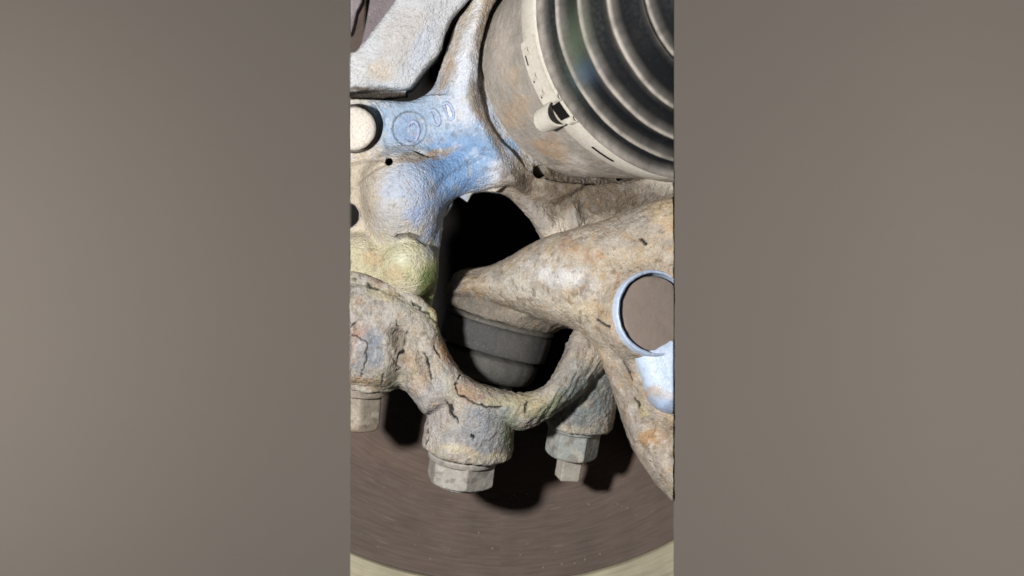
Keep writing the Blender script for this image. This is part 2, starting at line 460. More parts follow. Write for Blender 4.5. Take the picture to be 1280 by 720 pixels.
# lower carrier behind the joint
PL = spline([(560, 210), (640, 120), (760, 120), (900, 180), (900, 340), (760, 350), (705, 330), (687, 308), (676, 295), (664, 275), (648, 257), (630, 243), (600, 235)])
hl = -34 + 9 * np.exp(-(seg_dist(g.X, g.Y, [(636, 225), (668, 258), (700, 300)]) / 14) ** 2) + 10 * np.exp(-(seg_dist(g.X, g.Y, [(742, 262), (800, 235), (850, 225)]) / 20) ** 2)
hl = hl + 8 * np.exp(-(seg_dist(g.X, g.Y, [(716, 256), (722, 285)]) / 6) ** 2) - 9 * np.exp(-(seg_dist(g.X, g.Y, [(733, 262), (745, 285)]) / 8) ** 2)
F = smin(F, g.poly(PL, -85, hl, 8), 10)
# ragged inner lip seen through the opening
F = np.minimum(F, g.poly([(520, 225), (640, 225), (620, 240), (602, 239), (590, 241), (584, 252), (575, 246), (567, 240), (565, 256), (557, 269), (546, 277), (546, 282), (554, 286), (546, 291), (520, 300)], -80, -10, 2))
# bore for the drive joint
AX = np.array([132, -65, 215.0]); AX /= np.linalg.norm(AX); CA = np.array([729.0, 87.0, -60.0])
bx, by, bz = g.local(CA, AX)
bore = np.sqrt(bx * bx + by * by) - (146 + .30 * np.maximum(bz, 0))
F = smax(F, -np.maximum(bore, -30 - bz), 5)
# hollows: bolt seat, slot under the plate, sensor hole, edge hole
F = smax(F, -g.cyl((445, 157, -24), (0, 0, 1), 90, 34, rd=2), 3)
F = smax(F, -g.cap((492, 202, 20), (562, 188, 16), 9.5, 2.5), 3)
F = smax(F, -g.cap((488, 203, -30), (487, 203, 60), 5.0), 1.5)
F = smax(F, -np.maximum(g.cap((672, 214, -90), (676, 214, 20), 8.5), -99), 2)
F = smax(F, -g.cap((432, 269, -60), (432, 269, 60), 17), 3)
F = smax(F, -g.cap((500, 297, 58), (535, 305, 38), 5.5, 4.0), 1.5)
F = clip_field(F, g)
v, f = surface_nets(F, g)
n = vnormals(v, f)
front = np.clip(n[:, 2], 0, 1)
disp = .5 * fbm(v, 9, 1) + .45 * noise(v, 3.3, 5) + 1.0 * fbm(v, 30, 9)
fuzz = sstep(-10, 15, v[:, 1] - (198 + .0 * v[:, 0])) * (v[:, 0] > 640) * sstep(640, 665, v[:, 0])
disp += fuzz * .9 * noise(v * np.array([1, .5, 1]), 3.4, 12)
# cast marks: round emblem and two raised characters
def oval(cu, cv, ru, rv, rot, a0=0, a1=360, n=28):
    out = []
    for k in range(n + 1):
        a = math.radians(a0 + (a1 - a0) * k / n); x = ru * math.cos(a); y = rv * math.sin(a); r = math.radians(rot)
        out.append((cu + x * math.cos(r) - y * math.sin(r), cv + x * math.sin(r) + y * math.cos(r)))
    return out
marks = [oval(515, 166, 8, 14, 14, -150, 120), oval(544, 147, 5, 10, -22, -120, 140), oval(561, 139, 5.5, 11, -22, -120, 140)]
on = (v[:, 2] > -20) * front
mk = np.zeros(len(v))
for l in marks: mk = np.maximum(mk, 1 - sstep(1.2, 3.2, seg_dist(v[:, 0], v[:, 1], l)))
disp += 0.8 * mk * on
rcirc = np.hypot(v[:, 0] - 512, v[:, 1] - 161)
disp -= 2.2 * (1 - sstep(20, 22.5, rcirc)) * on
crease = lines_mask(v, [[(498, 297), (512, 295), (524, 298), (534, 305)]], 4.0, .6, 4) * front
disp -= 7 * crease
rib = np.full(len(v), 99.0)
for l in ([(486, 204), (470, 211), (446, 230)], [(485, 203), (486, 186), (480, 174)], [(480, 200), (462, 200), (440, 206)], [(472, 128), (478, 142), (480, 158)]): rib = np.minimum(rib, seg_dist(v[:, 0], v[:, 1], l))
disp -= 2.6 * (1 - sstep(.6, 3.0, rib)) * front
disp -= 5 * np.exp(-(seg_dist(v[:, 0], v[:, 1], [(548, 238), (562, 222), (606, 198)]) / 7) ** 2) * front
v2 = v + n * disp[:, None]
blue, pale, beige = (126, 162, 202), (206, 213, 226), (196, 184, 166)  # bluish light reflection painted into the casting's base colour
col = paint(v, beige, [
    (560, 150, 110, 60, 0, (156, 180, 208), .95), (590, 120, 35, 110, 0, pale, .9), (498, 150, 52, 34, 0, (146, 172, 202), .95), (512, 160, 16, 16, 0, (120, 148, 190), .6),
    (590, 195, 62, 42, -15, blue, 1), (548, 225, 45, 60, 40, (102, 148, 200), 1), (510, 245, 46, 44, 0, (176, 188, 208), .85), (535, 275, 22, 50, 0, (150, 172, 212), .85), (545, 310, 9, 40, 0, (120, 140, 165), .7),
    (625, 215, 22, 16, 20, (210, 218, 232), .9), (568, 55, 9, 60, 18, (182, 166, 146), .7), (553, 98, 8, 30, 20, (170, 150, 128), .7),
    (452, 240, 28, 60, 0, (188, 172, 148), .8), (490, 280, 26, 30, 0, (160, 158, 156), .6), (466, 332, 48, 40, 0, (188, 180, 138), .85),
    (512, 332, 40, 36, 0, (196, 190, 150), .95), (522, 346, 18, 20, 0, (186, 182, 124), .7), (538, 358, 13, 34, 5, (106, 124, 58), .95), (495, 345, 14, 14, 0, (186, 160, 116), .6), (505, 322, 16, 12, 0, (205, 205, 175), .6), (470, 322, 14, 14, 0, (178, 140, 92), .5),
    (606, 50, 8, 90, 0, (164, 144, 120), .85), (597, 122, 9, 26, -15, (116, 98, 76), .8), (614, 165, 8, 40, -25, (166, 148, 126), .8),
    (528, 196, 46, 8, -12, (156, 138, 118), 1), (640, 300, 40, 40, 0, (150, 140, 130), .8),
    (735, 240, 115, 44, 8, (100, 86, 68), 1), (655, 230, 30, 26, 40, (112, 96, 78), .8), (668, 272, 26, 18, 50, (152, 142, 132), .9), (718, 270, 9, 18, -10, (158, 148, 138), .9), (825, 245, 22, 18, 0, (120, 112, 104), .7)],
    warp=9, seed=1, mott=.15)
col = hue(v, col, (196, 186, 168), 22, 401, .14, .4, .3); col = hue(v, col, (214, 218, 226), 9, 411, .12, .4, .3 * (v[:, 1] < 205) + .06); col = hue(v, col, (96, 92, 90), 6, 421, .26, .45, .35); col = hue(v, col, (176, 136, 92), 9, 431, .3, .5, .25)
deep = v[:, 2] < -45
col[deep & (v[:, 0] < 640)] = lin((120, 130, 134))
col *= (1 - .35 * np.maximum(mk - .6, 0) * 0)[:, None]
col *= (1 - .8 * crease)[:, None]  # shade in the knob crease painted darker
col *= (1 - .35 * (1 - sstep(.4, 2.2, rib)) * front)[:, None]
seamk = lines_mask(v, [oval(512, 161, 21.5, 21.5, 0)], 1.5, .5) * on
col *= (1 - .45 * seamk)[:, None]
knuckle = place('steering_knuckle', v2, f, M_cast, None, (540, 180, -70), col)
fr = v2[n[:, 2] > .3]
def on_surface(p):
    d = (fr[:, 0] - p[0]) ** 2 + (fr[:, 1] - p[1]) ** 2; k = np.argsort(d)[:6]; return np.array([p[0], p[1], fr[k, 2].mean()])
def cast_line(name, polylines, rad, rgb):
    V = []; Fc = []
    for l in polylines:
        P = np.array([on_surface(p) for p in l]); b0 = len(V)
        P[1:-1, 2] = (P[:-2, 2] + P[1:-1, 2] + P[2:, 2]) / 3
        for i, p in enumerate(P):
            t = P[min(i + 1, len(P) - 1)] - P[max(i - 1, 0)]; t[2] = 0; t /= np.linalg.norm(t) + 1e-9; q = np.array([-t[1], t[0], 0]); rr_ = rad * (.85 + .3 * random.random())
            for x, z in ((-1.5, -1.0), (-.8, .9), (0, 1.25), (.8, .9), (1.5, -1.0)): V.append(p + q * x * rr_ + np.array([0, 0, z * rr_]))
        for i in range(len(P) - 1):
            a = b0 + i * 5
            for q in range(5): Fc.append((a + q, a + (q + 1) % 5, a + 5 + (q + 1) % 5, a + 5 + q))
        Fc += [tuple(b0 + q for q in range(5)), tuple(b0 + (len(P) - 1) * 5 + q for q in (4, 3, 2, 1, 0))]
    o = place(name, np.array(V), Fc, M_cast, knuckle, None, np.repeat(lin(rgb)[None], len(V), 0))
    bm = bmesh.new(); bm.from_mesh(o.data); bmesh.ops.recalc_face_normals(bm, faces=bm.faces); bm.to_mesh(o.data); bm.free()
    return o
random.seed(2)
cast_line('emblem', [marks[0]], 2.0, (166, 176, 204))
for m in (marks[1], marks[2]): cast_line('cast_character', [m + [m[0]]], 1.7, (176, 190, 214))
tag(knuckle, 'bluish cast metal steering knuckle with round emblem and bulging yellowed lower knob', 'steering knuckle')

# bolt in the knuckle's left ear
cb = thing('caliper_bolt', 'pale round bolt head in the upper left edge of the casting', 'bolt', (443, 161, 0))
def flatcol(rgb, amt=.15, sd=5):
    return lambda v, t: np.repeat(lin(rgb)[None], len(v), 0) * (1 + amt * fbm(v, 18, sd))[:, None]
loft('washer', [((443, 161, -22), 31, (.05, 0, 1)), ((443, 161, -8), 31, (.05, 0, 1)), ((443, 161, -2), 29, (.05, 0, 1))], M_steel, cb, 80, flatcol((104, 98, 90)))
loft('bolt_head', [((443, 161, 0.3), 26, (.05, 0, 1)), ((443, 161, 20), 27.5, (.05, 0, 1)), ((443, 161, 25), 26.5, (.05, 0, 1)), ((443, 161, 28), 23, (.05, 0, 1)), ((443, 161, 27.2), 12, (.05, 0, 1))], M_steel, cb, 80, flatcol((214, 207, 197)), rough=.5)

# ================================================================== caliper bracket and pad
g = Grid(430, 600, -30, 130, -155, 50, 1.5)
PB = [(420, 67), (440, 66), (450, 60), (466, 40), (480, 20), (495, 0), (512, -40), (620, -40), (586, 0), (566, 22), (556, 42), (549, 65), (531, 87), (516, 107), (508, 112), (470, 114), (420, 114)]
PBs = spline(PB, n=4)
ins = g.inside(PBs)
F = g.poly(PBs, -150, 26 + 8 * sstep(0, 40, ins), 7)
F = np.minimum(F, g.poly([(420, 100), (506, 104), (508, 119), (480, 122), (420, 121)], -120, -30, 3))
F = clip_field(F, g, hi=False)
v, f = surface_nets(F, g); n = vnormals(v, f)
disp = .9 * fbm(v, 7, 31) + .6 * noise(v, 3.4, 35) + 1.2 * fbm(v, 34, 39)
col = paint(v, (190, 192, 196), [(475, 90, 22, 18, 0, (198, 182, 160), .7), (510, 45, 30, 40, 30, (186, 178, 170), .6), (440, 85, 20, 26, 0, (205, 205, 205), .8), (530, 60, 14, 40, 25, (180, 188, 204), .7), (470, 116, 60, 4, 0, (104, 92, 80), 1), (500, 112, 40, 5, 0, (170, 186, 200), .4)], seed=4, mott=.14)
lo_ = sstep(113, 116, v[:, 1])[:, None]; col = col * (1 - lo_) + lin((52, 45, 38))[None] * lo_  # shade of the gap painted onto the set-back lower lip
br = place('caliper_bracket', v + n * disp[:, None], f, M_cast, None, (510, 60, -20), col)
tag(br, 'light grey grainy cast bracket above the dark gap at top left', 'caliper bracket')
g = Grid(430, 520, -30, 80, -155, -30, 1.6)
F = g.poly([(462, -40), (520, -40), (498, 2), (470, 40), (452, 62), (449, 58), (456, 28), (461, 0)], -150, -40, 3)
F = np.minimum(F, g.poly([(400, -40), (455, -40), (452, 0), (445, 13), (441, 32), (438, 40), (400, 50)], -150, -36, 3))
F = clip_field(F, g)
v, f = surface_nets(F, g); n = vnormals(v, f)
pad = place('brake_pad', v + n * (.5 * fbm(v, 9, 2))[:, None], f, M_steel, None, (470, 20, -70), paint(v, (118, 106, 110), [(444, 5, 12, 16, 0, (140, 128, 132), .8)], seed=8))
tag(pad, 'purplish grey brake pad plate in the top left corner behind the bracket', 'brake pad')

# ================================================================== drive joint: housing, clamp, boot
cv = thing('drive_shaft_joint', 'drive shaft joint with black ribbed rubber boot and pale metal clamp', 'drive joint', (741, 89, -60))
def lerp(a, b, t): return np.array(a, float) * (1 - t) + np.array(b, float) * t
# stations along the joint: centre and radius read along the axis
A = (np.array([729., 87, -60]), 138.0, AX)
NB = np.array([.25, -.02, .96]); NB /= np.linalg.norm(NB)
Bc = np.array([872., 13, 95]); NB2 = NB
def stn(t, r):
    return (lerp(A[0], Bc, t), r, lerp(A[2], NB, t))
def house_col(v, t):
    c = paint(v, (160, 151, 140), [(645, 140, 18, 22, 40, (176, 150, 120), .7), (690, 190, 26, 12, 35, (186, 150, 112), .7), (625, 60, 14, 40, 0, (186, 172, 160), .7), (720, 208, 26, 10, 20, (206, 196, 184), .7), (640, 100, 10, 16, 0, (200, 170, 130), .4)], seed=6, mott=.22)
    r_ = np.clip(fbm(v, 12, 33, 4) * 1.3 - .35, 0, .4)[:, None]; c = c * (1 - r_) + lin((158, 122, 86))[None] * r_
    p_ = np.clip(fbm(v, 20, 37, 4) * 1.5 - .2, 0, .6)[:, None]; c = c * (1 - p_) + lin((184, 174, 160))[None] * p_
    return c
hs = [stn(-.35, 120), stn(-.12, 122), stn(-.1, 132), stn(-.02, 137), stn(.04, 141), stn(.15, 150), stn(.3, 161), stn(.45, 172), stn(.6, 183), stn(.75, 195), stn(.86, 202), stn(.98, 208)]
hr = []
for (c0, r0, n0_), (c1, r1, n1_) in zip(hs[:-1], hs[1:]):
    for q in range(8): hr.append((lerp(c0, c1, q / 8), r0 + (r1 - r0) * q / 8, lerp(n0_, n1_, q / 8)))
hr += [hs[-1], stn(1.02, 180)]
loft('joint_housing', hr, M_steel, cv, 520, house_col, rough=.9)
# boot: bead under the clamp, then the bellows bending towards the camera
def bring(c, r, nx): return (np.array(c, float), r, nx)
n0 = NB; n4 = np.array([.47, -.02, .88])
prof = []   # (axial 0..1, radius, dust)
rub = []
def add(t, r, dust): rub.append((t, r, dust))
add(-.05, 198, .02); add(-.012, 201, .02); add(.002, 208, .7); add(.012, 211, .75); add(.045, 210.5, .72); add(.058, 207.5, .6); add(.066, 202, .25); add(.072, 196, .02)
add(.095, 186, .0); add(.13, 180, .0); add(.16, 179, .0); add(.19, 183, .0)
ridges = [(.27, 200), (.50, 184), (.72, 160), (.95, 122)]
val = [(.38, 176), (.60, 154), (.83, 120), (1.06, 92)]
for (tr, r), (tv, rv) in zip(ridges, val):
    add(tr - .06, r - 13, .0); add(tr - .045, r - 5.5, .03); add(tr - .032, r - 1.6, .6); add(tr - .014, r, 1); add(tr + .008, r - .6, .95); add(tr + .024, r - 4, .3); add(tr + .042, r - 14, .02)
    add(tv - .03, rv + 5, .0); add(tv - .005, rv + 1, .12); add(tv + .02, rv, .36); add(tv + .04, rv + 1, .3); add(tv + .055, rv + 2, .02)
add(1.16, 60, .1)
rings = []
C0 = np.array([872., 17, 98]); C1 = np.array([908., -8, 285])
dust = []
for t, r, du in rub:
    nn = lerp(n0, n4, min(max(t * 1.2, 0), 1)); rings.append((lerp(C0, C1, t), r, nn)); dust.append(du)
dust = np.array(dust)
def boot_col(v, t):
    du = dust[t] * (1 + .45 * fbm(v, 24, 4) + .3 * fbm(v, 6, 6)) + .015 * sstep(.1, .5, fbm(v, 7, 16)); du = np.clip(du, 0, 1.1)[:, None] ** 1.25
    c = lin((14, 16, 19))[None] * (1 - np.minimum(du, 1)) + lin((170, 162, 153))[None] * du
    # soft green and blue tint on the second fold
    m = np.exp(-((v[:, 0] - 718) / 16) ** 2 - ((v[:, 1] - 65) / 45) ** 2)[:, None] * .5
    c = c * (1 - m) + lin((92, 104, 84))[None] * m
    m = np.exp(-((v[:, 0] - 728) / 14) ** 2 - ((v[:, 1] - 98) / 16) ** 2)[:, None] * .5
    c = c * (1 - m) + lin((70, 88, 108))[None] * m
    return c
boot = loft('rubber_boot', rings, M_rubber, cv, 360, boot_col, rough=.3, wob=1.6)
# clamp band: a flat strip round the housing mouth
def clamp_ring(t, r): return stn(t, r)
band = loft('clamp_band', [clamp_ring(.80, 192), clamp_ring(.80, 201.5), clamp_ring(.815, 203.5), clamp_ring(1.0, 213.5), clamp_ring(1.015, 213), clamp_ring(1.015, 200), clamp_ring(.80, 192)], M_band, cv, 260, closed=False)
def on_band(ang, t, lift=0.0):
    """point on the clamp at an angle measured in the ring's frame, plus local directions"""
    c, r, nn = stn(t, 202 + (t - .8) * 54 + lift); nn = nn / np.linalg.norm(nn)
    x = np.cross(nn, (0., 1., .05)); x /= np.linalg.norm(x); y = np.cross(nn, x)
    rad = math.cos(ang) * x + math.sin(ang) * y; tan = -math.sin(ang) * x + math.cos(ang) * y
    return c + rad * r, rad, tan, nn
def find_ang(u, v_, t):
    best = min(range(3600), key=lambda k: (lambda p: math.hypot(p[0] - u, p[1] - v_) - (.2 * p[2]))(on_band(k * math.pi / 1800, t)[0]))
    return best * math.pi / 1800
def band_strip(name, a0, a1, t0, t1, lift, thick, parent, mat=M_band, n=24, shape=None):
    V = []; F = []
    for k in range(n + 1):
        a = a0 + (a1 - a0) * k / n; ll = lift(k / n) if callable(lift) else lift
        for t, l in ((t0, ll), (t1, ll), (t1, ll + thick), (t0, ll + thick)):
            V.append(on_band(a, t, l)[0])
    for k in range(n):
        b = k * 4
        for q in range(4): F.append((b + q, b + (q + 1) % 4, b + 4 + (q + 1) % 4, b + 4 + q))
    F += [(3, 2, 1, 0), (n * 4, n * 4 + 1, n * 4 + 2, n * 4 + 3)]
    o = place(name, np.array(V), F, mat, parent, None, None, smooth=False)
    bm = bmesh.new(); bm.from_mesh(o.data); bmesh.ops.recalc_face_normals(bm, faces=bm.faces); bm.to_mesh(o.data); bm.free()
    return o
aT = find_ang(659, 55, .88); aE = find_ang(683, 133, .88); aE2 = find_ang(699, 163, .88); aS = find_ang(735, 190, .9); aS2 = find_ang(762, 208, .9)
band_strip('clamp_tongue', aT, aE, .80, .985, 1.2, 2.6, band)
# folded ear: a loop of strip standing off the band
band_strip('clamp_ear', aE, aE2, .76, .955, lambda s: 1.5 + 19 * math.sin(math.pi * s) ** .45, 3.2, band)
band_strip('clamp_ear_shade', aE + (aE2 - aE) * .18, aE + (aE2 - aE) * .84, .86, .985, 1.4, .6, band, M_black)  # black strip standing in for the shade inside the ear
band_strip('clamp_hook', aE - (aE2 - aE) * .12, aE + (aE2 - aE) * .16, .945, 1.03, lambda s: 1.5 + 3 * math.sin(math.pi * s), 2.0, band)
band_strip('clamp_hook', aE + (aE2 - aE) * .86, aE2 + (aE2 - aE) * .14, .945, 1.03, lambda s: 1.5 + 3 * math.sin(math.pi * s), 2.0, band)
for s in (.1, .5, .76):
    a = aT + (aE - aT) * s
    band_strip('clamp_tooth', a, a + (aE - aT) * .12, .845, .90, lambda q: 3.2 + 2.6 * math.sin(math.pi * q), 1.2, band, n=8)
    band_strip('clamp_slot_shade', a + (aE - aT) * .02, a + (aE - aT) * (.26 if s < .2 else .14), .828, .842, 3.7, .4, band, M_black, n=3)  # thin black strip standing in for the dark inside of a slot
band_strip('clamp_slot_shade', aS, aS2, .90, .915, 1.6, .8, band, M_black)

# ================================================================== ball joint
bj = thing('ball_joint', 'dark grey dusty rubber ball joint inside the rusty ring', 'ball joint', (622, 420, -80))
JA = np.array([-.26, .95, -.09]); JA /= np.linalg.norm(JA)
JC = np.array([624., 405., -112.])
def jr(t, r): return (JC + JA * t, r, JA)
def jcol(rgb, sd):
    return lambda v, t: paint(v, rgb, [(650, 400, 60, 16, 12, (112, 106, 96), .5), (610, 372, 40, 14, 10, (120, 112, 98), .6), (640, 440, 30, 30, 0, (88, 84, 78), .4)], seed=sd, mott=.25)
loft('retaining_ring', [jr(-8, 66), jr(-7, 69), jr(-5, 71), jr(-1.5, 70.5), jr(-.5, 67)], M_boot, bj, 140, jcol((88, 84, 78), 12), cut=False, rough=.7)
loft('dust_boot', [jr(-2, 64), jr(1, 67.5), jr(4, 69.5), jr(16, 69.8), jr(28, 69), jr(33, 68.5), jr(34.5, 67), jr(35.2, 62), jr(35.4, 52)], M_boot, bj, 140, jcol((78, 77, 76), 13), cut=False, rough=.8)
loft('boot_dome', [jr(36, 50), jr(38.5, 55), jr(40.5, 60), jr(43, 62), jr(52, 62), jr(60, 60), jr(66, 56), jr(70, 49), jr(73, 38), jr(73.5, 30)], M_boot, bj, 140, jcol((84, 82, 78), 14), cut=False, rough=.7)
loft('boot_lip', [jr(73, 34), jr(75, 39), jr(80, 39), jr(82, 34), jr(100, 24)], M_boot, bj, 140, jcol((92, 88, 80), 15), cut=False, rough=.5)

# ================================================================== ring carrier with its bolts
carrier = thing('ball_joint_carrier', 'rusty flaking ring bracket with three bosses around the ball joint', 'bracket', (590, 480, 0))
g = Grid(430, 790, 325, 600, -115, 85, 1.3)
PF = spline([(400, 346), (440, 349), (460, 353), (490, 362), (515, 373), (530, 384), (540, 394), (549, 408), (557, 428), (567, 449), (581, 467), (600, 479), (625, 487), (648, 491), (666, 489), (680, 482), (693, 467), (702, 448), (710, 425), (720, 405),
             (745, 405), (762, 440), (755, 462), (722, 497), (686, 521), (655, 537), (634, 530), (604, 516), (570, 512), (542, 516), (530, 517), (520, 503), (508, 489), (495, 483), (480, 486), (440, 482), (400, 480)], n=5)
ins = g.inside(PF)
hf = 24 + 32 * np.sqrt(np.clip(1 - (1 - np.clip(ins / 26, 0, 1)) ** 2, 0, 1))
hf -= 16 * np.exp(-(seg_dist(g.X, g.Y, [(500, 420), (500, 500)]) / 10) ** 2)
hf -= 22 * sstep(680, 750, g.X)
hf -= 9 * np.exp(-(seg_dist(g.X, g.Y, [(522, 430), (545, 480)]) / 9) ** 2)
F = g.poly(PF, -30, hf, 8)
BA = np.array([-.13, 1., -.30]); BA /= np.linalg.norm(BA)
F = smin(F, g.cyl((458, 415, 8), (-.05, 1, -.25), 68, 44, 43, 5), 7)
F = smin(F, g.cyl((594, 484, 10), BA, 84, 53, 57, 5), 5)
RA = np.array([-.16, 1, -.30])
F = smin(F, g.cyl((738, 440, -32), RA, 98, 44, 43, 4), 5)
# knock the top lip proud of the seam
lip = spline([(436, 347), (456, 352), (473, 359), (490, 364), (508, 371), (522, 381), (538, 394), (548, 408)], False, 4)
for a, b in zip(lip[:-2:2], lip[2::2]):
    F = smin(F, g.cap((a[0], a[1], 34), (b[0], b[1], 34), 7.5), 5)
# opening for the ball joint through the ring
PO = spline([(560, 330), (546, 396), (553, 424), (566, 450), (581, 467), (600, 479), (625, 487), (648, 491), (666, 489), (680, 482), (693, 467), (702, 448), (710, 425), (720, 400), (720, 330)])
F = smax(F, -g.poly(PO, -130, 130, 1), 4)
F = clip_field(F, g)
v, f = surface_nets(F, g); n = vnormals(v, f)
cracks = [[(438, 349), (456, 353.6), (473, 361), (490, 366), (508, 373), (520, 381), (536, 393), (545, 403), (555, 424)], [(498, 399), (497, 412), (493, 418)], [(509, 414), (505, 429), (506, 436), (499, 446), (498, 463)],
          [(438, 408), (446, 403)], [(441, 417), (450, 421), (459, 427), (459, 451), (453, 470)], [(481, 466), (479, 483)], [(535, 526), (534, 550), (532, 555)],
          [(577, 467), (571, 477), (574, 491), (584, 499), (600, 504)], [(600, 504), (611, 508), (627, 509)], [(559, 502), (563, 515), (573, 527)], [(592, 556), (592, 542)], [(658, 500), (655, 515)],
          [(545, 432), (551, 447)], [(530, 440), (540, 470)]]
wide = [[(708, 435), (704, 447), (693, 464)], [(563, 507), (568, 521)]]
cm = np.maximum(lines_mask(v, cracks, 1.4, 2.6, 3), lines_mask(v, wide, 2.4, 2.2, 5)) * sstep(-.75, -.2, noise(v, 9, 55)) * np.clip(n[:, 2] * 1.5 + .3, 0, 1)
flake = sstep(-.05, .05, fbm(v, 38, 61, 4))                 # rust plates standing proud of their bed
rg = fbm(v, 12, 71, 4)
disp = .8 * fbm(v, 8, 41) + .5 * noise(v, 3.0, 45) + 1.0 * rg + 1.3 * (flake - .5) - 2.6 * cm
furr = np.exp(-(seg_dist(v[:, 0], v[:, 1], [(640, 505), (690, 508), (742, 455)]) / 24) ** 2) + np.exp(-(seg_dist(v[:, 0], v[:, 1], [(502, 425), (500, 485)]) / 10) ** 2)
ph = v[:, 0] * .75 + v[:, 1] * .5
disp += np.clip(furr, 0, 1) * (1.7 * noise(np.stack([ph, (v[:, 1] - v[:, 0]) * .12, v[:, 2] * .2], 1), 2.6, 77))
col = paint(v, (168, 159, 146), [
    (460, 440, 20, 34, 5, (118, 130, 148), .85), (446, 420, 14, 30, 0, (172, 156, 152), .7), (455, 478, 40, 8, 0, (182, 150, 112), .8), (452, 412, 10, 7, 0, (170, 112, 72), .7),
    (500, 430, 12, 30, 0, (122, 112, 96), .8), (488, 476, 20, 16, 0, (110, 112, 92), .7), (520, 460, 14, 34, -15, (182, 152, 118), .6), (545, 400, 10, 26, -30, (168, 164, 112), .8), (552, 440, 8, 18, -25, (176, 130, 82), .7),
    (585, 488, 16, 14, 20, (168, 128, 104), .9), (540, 520, 22, 40, 0, (166, 158, 158), .7), (615, 520, 40, 18, 5, (136, 144, 158), .8), (600, 545, 50, 20, 0, (142, 146, 154), .75), (640, 540, 14, 30, 0, (120, 134, 98), .8), (590, 565, 50, 7, 8, (190, 176, 148), .9),
    (640, 500, 50, 10, 0, (176, 166, 132), .8), (665, 505, 30, 14, -20, (164, 152, 118), .8), (700, 500, 44, 9, -38, (128, 138, 106), .9), (720, 445, 22, 36, 25, (142, 132, 120), .8),
    (735, 500, 40, 50, 0, (112, 122, 124), .95), (735, 540, 44, 7, 0, (168, 160, 142), .8), (480, 365, 60, 9, 18, (176, 166, 130), .7), (470, 395, 40, 22, 0, (172, 168, 164), .6)], warp=10, seed=2, mott=.22, k_=.95)
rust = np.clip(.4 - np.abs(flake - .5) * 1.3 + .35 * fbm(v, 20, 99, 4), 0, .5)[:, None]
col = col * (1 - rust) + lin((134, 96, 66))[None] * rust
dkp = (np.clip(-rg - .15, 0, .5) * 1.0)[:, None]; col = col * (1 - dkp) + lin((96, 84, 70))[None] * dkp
col = hue(v, col, (190, 166, 124), 15, 201, .1, .4, .2); col = hue(v, col, (126, 136, 150), 24, 211, .1, .36, .25); col = hue(v, col, (204, 200, 192), 8, 221, .12, .42, .25, (1.3, .6, 1))
col = hue(v, col, (92, 80, 68), 7, 231, .2, .45, .4, (1.5, .6, 1)); col = hue(v, col, (142, 146, 112), 26, 241, .15, .4, .2); col = hue(v, col, (156, 110, 78), 11, 251, .27, .45, .25)
col *= (1 - .93 * cm)[:, None]
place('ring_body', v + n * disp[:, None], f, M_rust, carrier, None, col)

def bolt(name, base, axis, parts, box, lo=False, seed=0, rgb=(158, 153, 145)):
    """one fastener: parts is a list of field builders joined to one mesh"""
    g = Grid(*box, 1.15); F = None
    for fn in parts:
        q = fn(g); F = q if F is None else np.minimum(F, q)
    if lo: F = clip_field(F, g, hi=False)
    v, f = surface_nets(F, g); n = vnormals(v, f)
    c = paint(v, rgb, [], seed=seed, mott=.25)
    r = np.clip(fbm(v, 22, seed + 7, 4) * 1.1 - .1, 0, .45)[:, None]; c = c * (1 - r) + lin((134, 106, 82))[None] * r
    c = hue(v, c, (96, 84, 74), 8, seed + 60, .12, .4, .5); c = hue(v, c, (184, 176, 162), 10, seed + 70, .15, .4, .45)
    d = .2 * fbm(v, 8, seed + 1) + .12 * noise(v, 3, seed + 2) + .4 * fbm(v, 25, seed)
    return place(name, v + n * d[:, None], f, M_bolt, carrier, None, c)
def hexrot(axis, g, deg): return math.radians(deg)
b2 = np.array([588 - .13 * 72, 571., -12])
bolt('hex_bolt', None, BA, [lambda g: g.cyl(b2 - BA * 4, BA, 9, 45, 43, 2.5), lambda g: smax(g.prism(b2, BA, 34, 38, 6, math.radians(12), .8), g.cyl(b2 - BA * 12, BA, 46, 44.2, rd=8), .6), lambda g: g.cyl(b2 + BA * 30, BA, 9, 34, 30, 2)], (525, 630, 550, 625, -80, 50), seed=21)
b1 = np.array([448., 478., -8]); A1 = np.array([-.1, 1, -.25]); A1 /= np.linalg.norm(A1)
bolt('hex_bolt', None, A1, [lambda g: g.cyl(b1, A1, 12, 38, 37, 2), lambda g: smax(g.prism(b1, A1, 58, 29, 6, math.radians(10), 2.5), g.cyl(b1 - A1 * 12, A1, 70, 32.5, rd=7), 1.5)], (430, 500, 465, 560, -70, 45), lo=True, seed=22, rgb=(150, 138, 122))
RA = RA / np.linalg.norm(RA)
b3 = np.array([721., 526., -60.])
nut = bolt('hex_nut', None, RA, [lambda g: g.cyl(b3 + RA * 2, RA, 11, 36, 35, 3), lambda g: smax(g.prism(b3 + RA * 6, RA, 42, 29, 6, math.radians(30), .8), g.cyl(b3 - RA * 6, RA, 54, 33.8, rd=7), .6)], (670, 775, 515, 590, -130, 0), seed=23, rgb=(142, 146, 142))
g3 = Grid(680, 730, 562, 618, -120, -35, 1.15)
F = g3.prism(b3 + RA * 40, RA, 39, 12.5, 4, math.radians(20), 1.6)
v, f = surface_nets(F, g3); n = vnormals(v, f)
place('square_stud', v + n * (.4 * fbm(v, 7, 3))[:, None], f, M_bolt, nut, None, paint(v, (170, 162, 150), [], seed=24, mott=.2))

